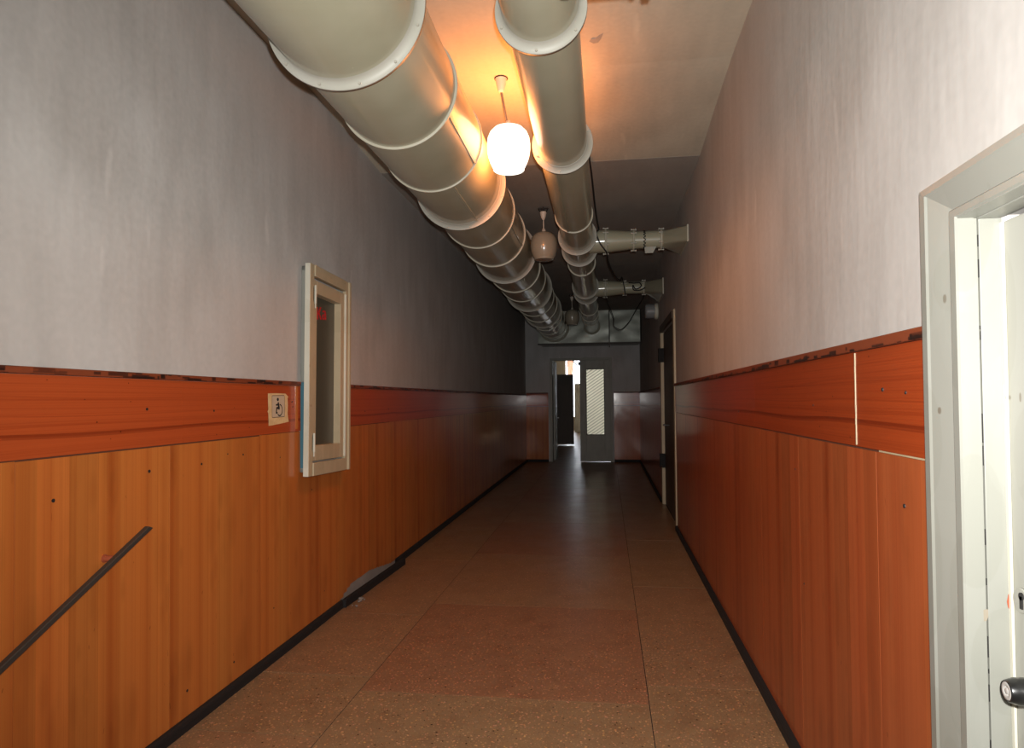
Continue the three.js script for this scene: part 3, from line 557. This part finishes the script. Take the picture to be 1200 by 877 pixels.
// plenum on the end wall that both ducts run into
{
  const g = thing('plenum_box', 'grey sheet metal plenum box above the double door, both ducts end in it', 'plenum', -0.39, 2.775, -15.965);
  const zf = 0.495, zk = -0.5, h = 0.73;
  const sheet = (x0, x1, y0, y1, s) => { const q = new THREE.PlaneGeometry(x1 - x0, y1 - y0, 24, 16); const p = q.attributes.position; for (let i = 0; i < p.count; i++) p.setZ(i, 0.018 * fbm(p.getX(i) * 2.2 + s, p.getY(i) * 3, s, 2)); q.computeVertexNormals(); return metric(q.translate((x0 + x1) / 2, (y0 + y1) / 2, zf - 0.012)); };
  mesh('front_sheet', sheet(-1.135, 0.46, 0.0, h, 1.3), M.plenum, g);
  mesh('front_sheet', sheet(0.47, 1.148, 0.0, h - 0.03, 7.9), M.plenum, g);
  mesh('casing_body', box(-1.13, 1.145, 0.003, h, zk, zf - 0.03), M.plenum, g);
  mesh('seam_flange', box(0.453, 0.477, -0.11, h, zf - 0.02, zf + 0.03, 0.002), M.steel, g);
  mesh('bottom_lip', box(-1.15, 1.15, -0.022, 0.004, zf - 0.07, zf + 0.02, 0.003), M.steel, g);
  for (const [x, r] of [[-0.775, 0.335], [0.078, 0.178]]) { const c = mesh('inlet_collar', spun([[r - 0.02, zf + 0.03], [r, zf + 0.028], [r + 0.01, zf - 0.01]], 48), M.ring, g); c.position.set(x, 0.374, 0); }
}

// ------------------------------------------------------------------ pendant lamps
function lamp(label, top, globe, lit) {
  const g = thing('pendant_lamp', label, 'lamp', ...top, 'opal globe lamps hanging in a row between the ducts');
  const [gx, gy, gz] = globe.map((v, i) => v - top[i]);
  const cone = [[0, 0], [0.040, 0], [0.042, -0.006], [0.036, -0.012], [0.034, -0.03], [0.022, -0.085], [0.014, -0.098], [0, -0.1]];
  if (lit) { mesh('canopy', lathe(cone, 28), M.plastic, g); mesh('canopy_ring', lathe([[0.036, 0.001], [0.044, 0], [0.044, -0.008], [0.036, -0.009]], 28), M.dark, g); }
  else {
    mesh('canopy', lathe([[0, -0.05], [0.034, -0.05], [0.036, -0.06], [0.024, -0.11], [0.013, -0.135], [0, -0.137]], 28), M.plastic, g);
    mesh('hook', [rod([0, 0, 0], [0, -0.05, 0], 0.006), box(-0.055, 0.055, -0.022, -0.012, -0.012, 0.012, 0.002)], M.cable, g);
    mesh('terminal_wires', [tube([[-0.05, -0.02, 0], [-0.03, -0.05, 0.02], [0, -0.035, 0.03], [0.035, -0.06, 0.01]], 0.005, 24, 6), tube([[0.05, -0.015, 0], [0.03, -0.045, -0.02], [0.01, -0.05, 0]], 0.005, 20, 6)], M.cable, g);
  }
  const neck = gy + 0.15;
  mesh('cord', tube([[0, -0.09, 0], [gx * 0.25, -0.09 + (neck + 0.09) * 0.3, gz * 0.3], [gx * 0.8, neck, gz]], lit ? 0.008 : 0.006, 24, 8), lit ? M.cord : M.plastic, g);
  mesh('cord_socket', lathe([[0, 0.03], [0.016, 0.03], [0.024, 0.0], [0.03, -0.02], [0, -0.02]], 20), M.plastic, g).position.set(gx, gy + 0.14, gz);
  const b = mesh('globe', lathe([[0.0267, 0.1383], [0.0592, 0.1339], [0.0936, 0.1199], [0.1203, 0.0927], [0.1347, 0.0578], [0.1399, 0.0175], [0.1394, -0.0219], [0.1337, -0.0613], [0.1222, -0.098], [0.107, -0.1313], [0.1012, -0.1391], [0.1012, -0.1505], [0.0965, -0.1549], [0.0573, -0.1553], [0.0, -0.1557]].reverse(), 56), lit ? M.globeOn : M.globeOff, g);
  b.position.set(gx, gy, gz);
  if (lit) {
    const l = new THREE.PointLight(LAMP_COLOR, LAMP_POWER, 0, 2); l.position.copy(b.position); l.castShadow = true; l.shadow.radius = 5.5; g.add(l); b.castShadow = false;
  }
}
lamp('lit white opal globe lamp hanging from the ceiling between the two ducts', [-0.658, 3.605, -4.36], [-0.612, 3.146, -4.36], true);
lamp('unlit cream globe lamp hanging by bare wires behind the lit lamp', [-0.632, 3.51, -7.05], [-0.628, 3.108, -7.05], false);
lamp('small dark unlit globe lamp farthest along, just before the plenum box', [-0.635, 3.51, -13.0], [-0.632, 3.075, -13.0], false);

// ------------------------------------------------------------------ small things on the walls and ceiling
{
  // wheelchair sign
  const g = thing('wheelchair_sign', 'torn beige paper with a black wheelchair symbol on the red panel beside the window', 'sign', PL + 0.004, 1.46, -3.835);
  const sh = new THREE.Shape();
  [[-0.128, 0.092], [-0.04, 0.093], [0.085, 0.090], [0.128, 0.068], [0.112, 0.066], [0.116, 0.02], [0.112, -0.03], [0.118, -0.06], [0.128, -0.082], [0.04, -0.088], [-0.08, -0.094], [-0.122, -0.095], [-0.128, -0.02], [-0.136, -0.012], [-0.126, 0.0], [-0.130, 0.05]].forEach(([x, y], i) => i ? sh.lineTo(x, y) : sh.moveTo(x, y));
  const map = paint(512, 384, (x, w, h) => {
    x.fillStyle = 'rgb(224,196,146)'; x.fillRect(0, 0, w, h);
    for (let k = 0; k < 160; k++) { x.fillStyle = `rgba(${rnd() < 0.5 ? '180,140,90' : '240,220,180'},0.12)`; x.beginPath(); x.arc(rnd() * w, rnd() * h, rr(4, 30), 0, 7); x.fill(); }
    const X = (v) => (v + 0.14) / 0.28 * w, Y = (v) => (0.105 - v) / 0.21 * h, S = w / 0.28;
    x.fillStyle = 'rgba(196,184,170,0.75)'; x.strokeStyle = 'rgb(70,56,48)'; x.lineWidth = 6; x.beginPath(); x.roundRect(X(-0.083), Y(0.079), 0.155 * S, 0.128 * S, 14); x.fill(); x.stroke();
    x.fillStyle = x.strokeStyle = 'rgb(12,12,16)'; x.lineCap = x.lineJoin = 'round';
    x.beginPath(); x.ellipse(X(-0.012), Y(0.056), 0.0125 * S, 0.0095 * S, 0, 0, 7); x.fill();
    const line = (pts, lw) => { x.lineWidth = lw * S; x.beginPath(); pts.forEach(([a, b], i) => i ? x.lineTo(X(a), Y(b)) : x.moveTo(X(a), Y(b))); x.stroke(); };
    line([[-0.006, 0.030], [0.002, 0.004]], 0.020); line([[0.0, 0.026], [-0.032, 0.024]], 0.010); line([[0.004, 0.006], [-0.026, 0.005], [-0.032, -0.022]], 0.013); line([[-0.032, -0.022], [-0.02, -0.023]], 0.010);
    x.lineWidth = 0.0075 * S; x.beginPath(); x.arc(X(0.010), Y(-0.008), 0.033 * S, -1.45, 2.3); x.stroke();
  }, 0.28, 0.21);
  map.offset.set(0.5, 0.5);
  const q = new THREE.ExtrudeGeometry(sh, { depth: 0.0012, bevelEnabled: false, curveSegments: 4 });
  q.rotateY(Math.PI / 2);                                  // shape x runs towards -z, as the wall is read from the corridor
  mesh('paper', q, std({ color: C(0.82, 0.80, 0.76), map, roughness: 0.85 }), g).rotation.x = 0.012;
}
{
  // handrail on the left panelling
  const A = [0, 0.988, -2.60], B = [0, 0.27, -0.99], g = thing('handrail', 'dark steel handrail bar sloping down the orange panelling toward the viewer', 'handrail', PL + 0.058, 0, 0);
  const dz = B[2] - A[2], dy = B[1] - A[1], L = Math.hypot(dz, dy), a = Math.atan2(-dy, dz);
  const pr = [[-0.012, -0.008], [-0.009, -0.0105], [0.009, -0.0105], [0.012, -0.008], [0.012, 0.008], [0.009, 0.0105], [-0.009, 0.0105], [-0.012, 0.008]];
  const at = (e, k) => pr.map(([x, y]) => { const zz = e ? L : y * 0.9; return [x, A[1] + y * Math.cos(a) - zz * Math.sin(a), A[2] + zz * Math.cos(a) + y * Math.sin(a)]; });
  const cap = (P, flip) => { const c = P.reduce((s, p) => s.map((v, i) => v + p[i] / P.length), [0, 0, 0]), pos = []; P.forEach((p, i) => { const q = P[(i + 1) % P.length]; pos.push(...c, ...(flip ? q : p), ...(flip ? p : q)); }); const o = new THREE.BufferGeometry(); o.setAttribute('position', new THREE.Float32BufferAttribute(pos, 3)); o.computeVertexNormals(); return metric(o); };
  mesh('bar', [strip(at(0), at(1), true), cap(at(0), true), cap(at(1), false)], M.steel, g);
  for (const t of [0.112, 0.8]) { const z = A[2] + dz * t, y = A[1] + dy * t - 0.008; const b = mesh('bracket', rod([-0.058, y, z], [0.0, y, z], 0.0125), M.rust, g); b.userData.label = 'rust red bracket stub'; mesh('bracket_foot', rod([-0.058, y, z], [-0.054, y, z], 0.016, 20), M.rust, b); }
}
{
  // baseboard that has come off the left wall
  const g = thing('loose_baseboard', 'loose length of black baseboard leaning away from the left wall over a bare plaster gap', 'baseboard', -1.885, 0.002, -5.44);
  const pr = [[0, 0], [0.026, 0], [0.026, 0.048], [0.020, 0.058], [0, 0.060]];
  const A = [], B = []; for (const [d, y] of pr) { A.push([d - 0.035, y, 0.66]); B.push([d + 0.012, y, -0.66]); }
  const rough = []; const n = 14; for (let i = 0; i < n; i++) { const t0 = i / n, t1 = (i + 1) / n, w0 = 0.004 * noise.noise(i * 0.9, 3, 1), w1 = 0.004 * noise.noise((i + 1) * 0.9, 3, 1); const at = (t, w) => A.map((p, k) => [p[0] + (B[k][0] - p[0]) * t + w, p[1] + (p[1] > 0.04 ? w : 0), p[2] + (B[k][2] - p[2]) * t]); rough.push(strip(at(t0, w0), at(t1, w1), true)); }
  const end = (P, f) => { const pos = []; for (let i = 1; i + 1 < P.length; i++) pos.push(...P[0], ...P[f ? i + 1 : i], ...P[f ? i : i + 1]); const o = new THREE.BufferGeometry(); o.setAttribute('position', new THREE.Float32BufferAttribute(pos, 3)); o.computeVertexNormals(); return metric(o); };
  mesh('board', [...rough, end(A, false), end(B, true)], M.baseboard, g);
  const cr = []; for (let i = 0; i < 9; i++) { const s = rr(0.006, 0.018), o = new THREE.IcosahedronGeometry(s, 0); o.scale(1, 0.5, 1.4); o.translate(rr(0.012, 0.06), s * 0.45, rr(0.42, 0.64)); cr.push(metric(o)); }
  const c = mesh('plaster_crumbs', cr, M.plinth, g); c.userData.kind = 'stuff';
}
{
  // drum-shaped fixture high on the right wall past the dark door
  const g = thing('wall_fixture', 'grey drum shaped fixture high on the right wall beyond the tall dark door', 'fixture', XR, 2.83, -10.55);
  mesh('drum', lathe([[0, 0.20], [0.085, 0.20], [0.105, 0.185], [0.110, 0.16], [0.110, 0.05], [0.105, 0.045]], 32).rotateZ(Math.PI / 2), M.fixture, g);
  mesh('rim', lathe([[0.108, 0.055], [0.122, 0.05], [0.124, 0.012], [0.110, 0.0], [0, 0]], 32).rotateZ(Math.PI / 2), M.creamWhite, g);
  const s = thing('wall_socket', 'tiny white box on the right wall just above the grey drum fixture', 'socket', XR, 3.0, -10.35);
  mesh('socket_body', box(-0.04, 0, -0.04, 0.05, -0.05, 0.05, 0.008), M.creamWhite, s); mesh('socket_cover', box(-0.05, -0.04, -0.03, 0.04, -0.04, 0.04, 0.004), M.creamWhite, s);
}
{
  // short conduit that comes off the narrow duct at the upper edge of the view
  const g = thing('conduit', 'pale conduit end hanging below the narrow duct at the top of the view', 'conduit', -0.252, 2.90, -2.30);
  mesh('pipe', rod([0.115, 0, 0], [0.36, 0, 0], 0.024, 20), M.ring, g);
  mesh('end_cap', [rod([0.35, 0, 0], [0.37, 0, 0], 0.032, 20), box(0.36, 0.46, -0.012, 0.03, -0.02, 0.02, 0.004), box(0.39, 0.42, -0.042, -0.012, -0.014, 0.014, 0.004)], M.creamWhite, g);
  mesh('hanger', [box(0.118, 0.138, 0.02, 0.150, -0.012, 0.012, 0.002), rod([0.114, 0, 0], [0.142, 0, 0], 0.028, 20)], M.ring, g);
}
{
  const t = (name, label, pts, r) => { const m = mesh(name, tube(pts, r, 140, 8), M.cable); m.userData = { label, category: 'cable', group: 'loose cables by the branch ducts' }; };
  t('cable', 'black cable hanging from the ceiling beside the narrow duct and over the nearer branch', [[-0.12, 3.51, -5.65], [-0.105, 3.45, -6.0], [-0.09, 3.36, -6.5], [-0.07, 3.29, -6.95], [-0.06, 3.262, -7.10], [-0.085, 3.20, -7.00], [-0.05, 3.10, -7.02], [0.01, 3.02, -7.05], [0.03, 2.98, -7.3], [0.1, 3.02, -8.3], [0.2, 3.12, -9.4], [0.25, 3.265, -10.1], [0.27, 3.17, -10.11], [0.29, 3.03, -10.17]], 0.008);
  t('cable', 'thin dark cable looping from the farther branch down in front of the plenum box', [[0.0, 3.02, -10.16], [0.05, 2.95, -10.6], [0.13, 2.84, -11.4], [0.16, 2.75, -12.0], [0.24, 2.71, -12.0], [0.36, 2.77, -11.7], [0.48, 2.92, -11.0], [0.57, 3.03, -10.3]], 0.006);
  t('cable', 'bundle of black wire tied round the far branch duct', [[0.34, 3.2, -10.09], [0.42, 3.20, -10.13], [0.50, 3.20, -10.13], [0.52, 3.15, -10.12], [0.44, 3.11, -10.12], [0.40, 3.17, -10.12], [0.41, 3.10, -10.12], [0.50, 3.09, -10.11], [0.58, 3.13, -10.11], [0.62, 3.18, -10.10]], 0.009);
}
{
  const g = thing('locker', 'pale tall locker standing in the bright room beyond the doorways', 'locker', -0.95, 0, -31.4);
  mesh('body', box(-0.5, 0.5, 0, 2.22, -0.25, 0.22, 0.006), M.beige, g);
  mesh('door', box(-0.49, -0.005, 0.08, 2.18, 0.22, 0.245, 0.004), M.beige, g); mesh('door', box(0.005, 0.49, 0.08, 2.18, 0.22, 0.245, 0.004), M.beige, g);
  mesh('handle', rod([-0.06, 1.0, 0.26], [-0.06, 1.15, 0.26], 0.01), M.steel, g);
}
{
  const A = [], B = [], n = 24; for (let i = 0; i <= n; i++) { const t = i / n, x = -0.17 + 0.34 * t, z = 0.025 * Math.sin(t * 24); A.push([x, 0.62, z]); B.push([x * (0.7) - 0.02, -0.02 - 0.25 * Math.sin(t * 3.1), z]); }
  const g = thing('curtain', 'peach curtain at the top left of the far bright window', 'curtain', -1.72, 2.8, ZF + 0.12);
  mesh('fabric', strip(A, B), M.curtain, g);
  mesh('curtain_rail', [rod([-0.25, 0.63, 0], [2.2, 0.63, 0], 0.012), box(-0.2, -0.18, 0.62, 0.66, -0.12, 0.01), box(2.1, 2.12, 0.62, 0.66, -0.12, 0.01)], M.creamWhite, g);
}

renderer.render(scene, camera);
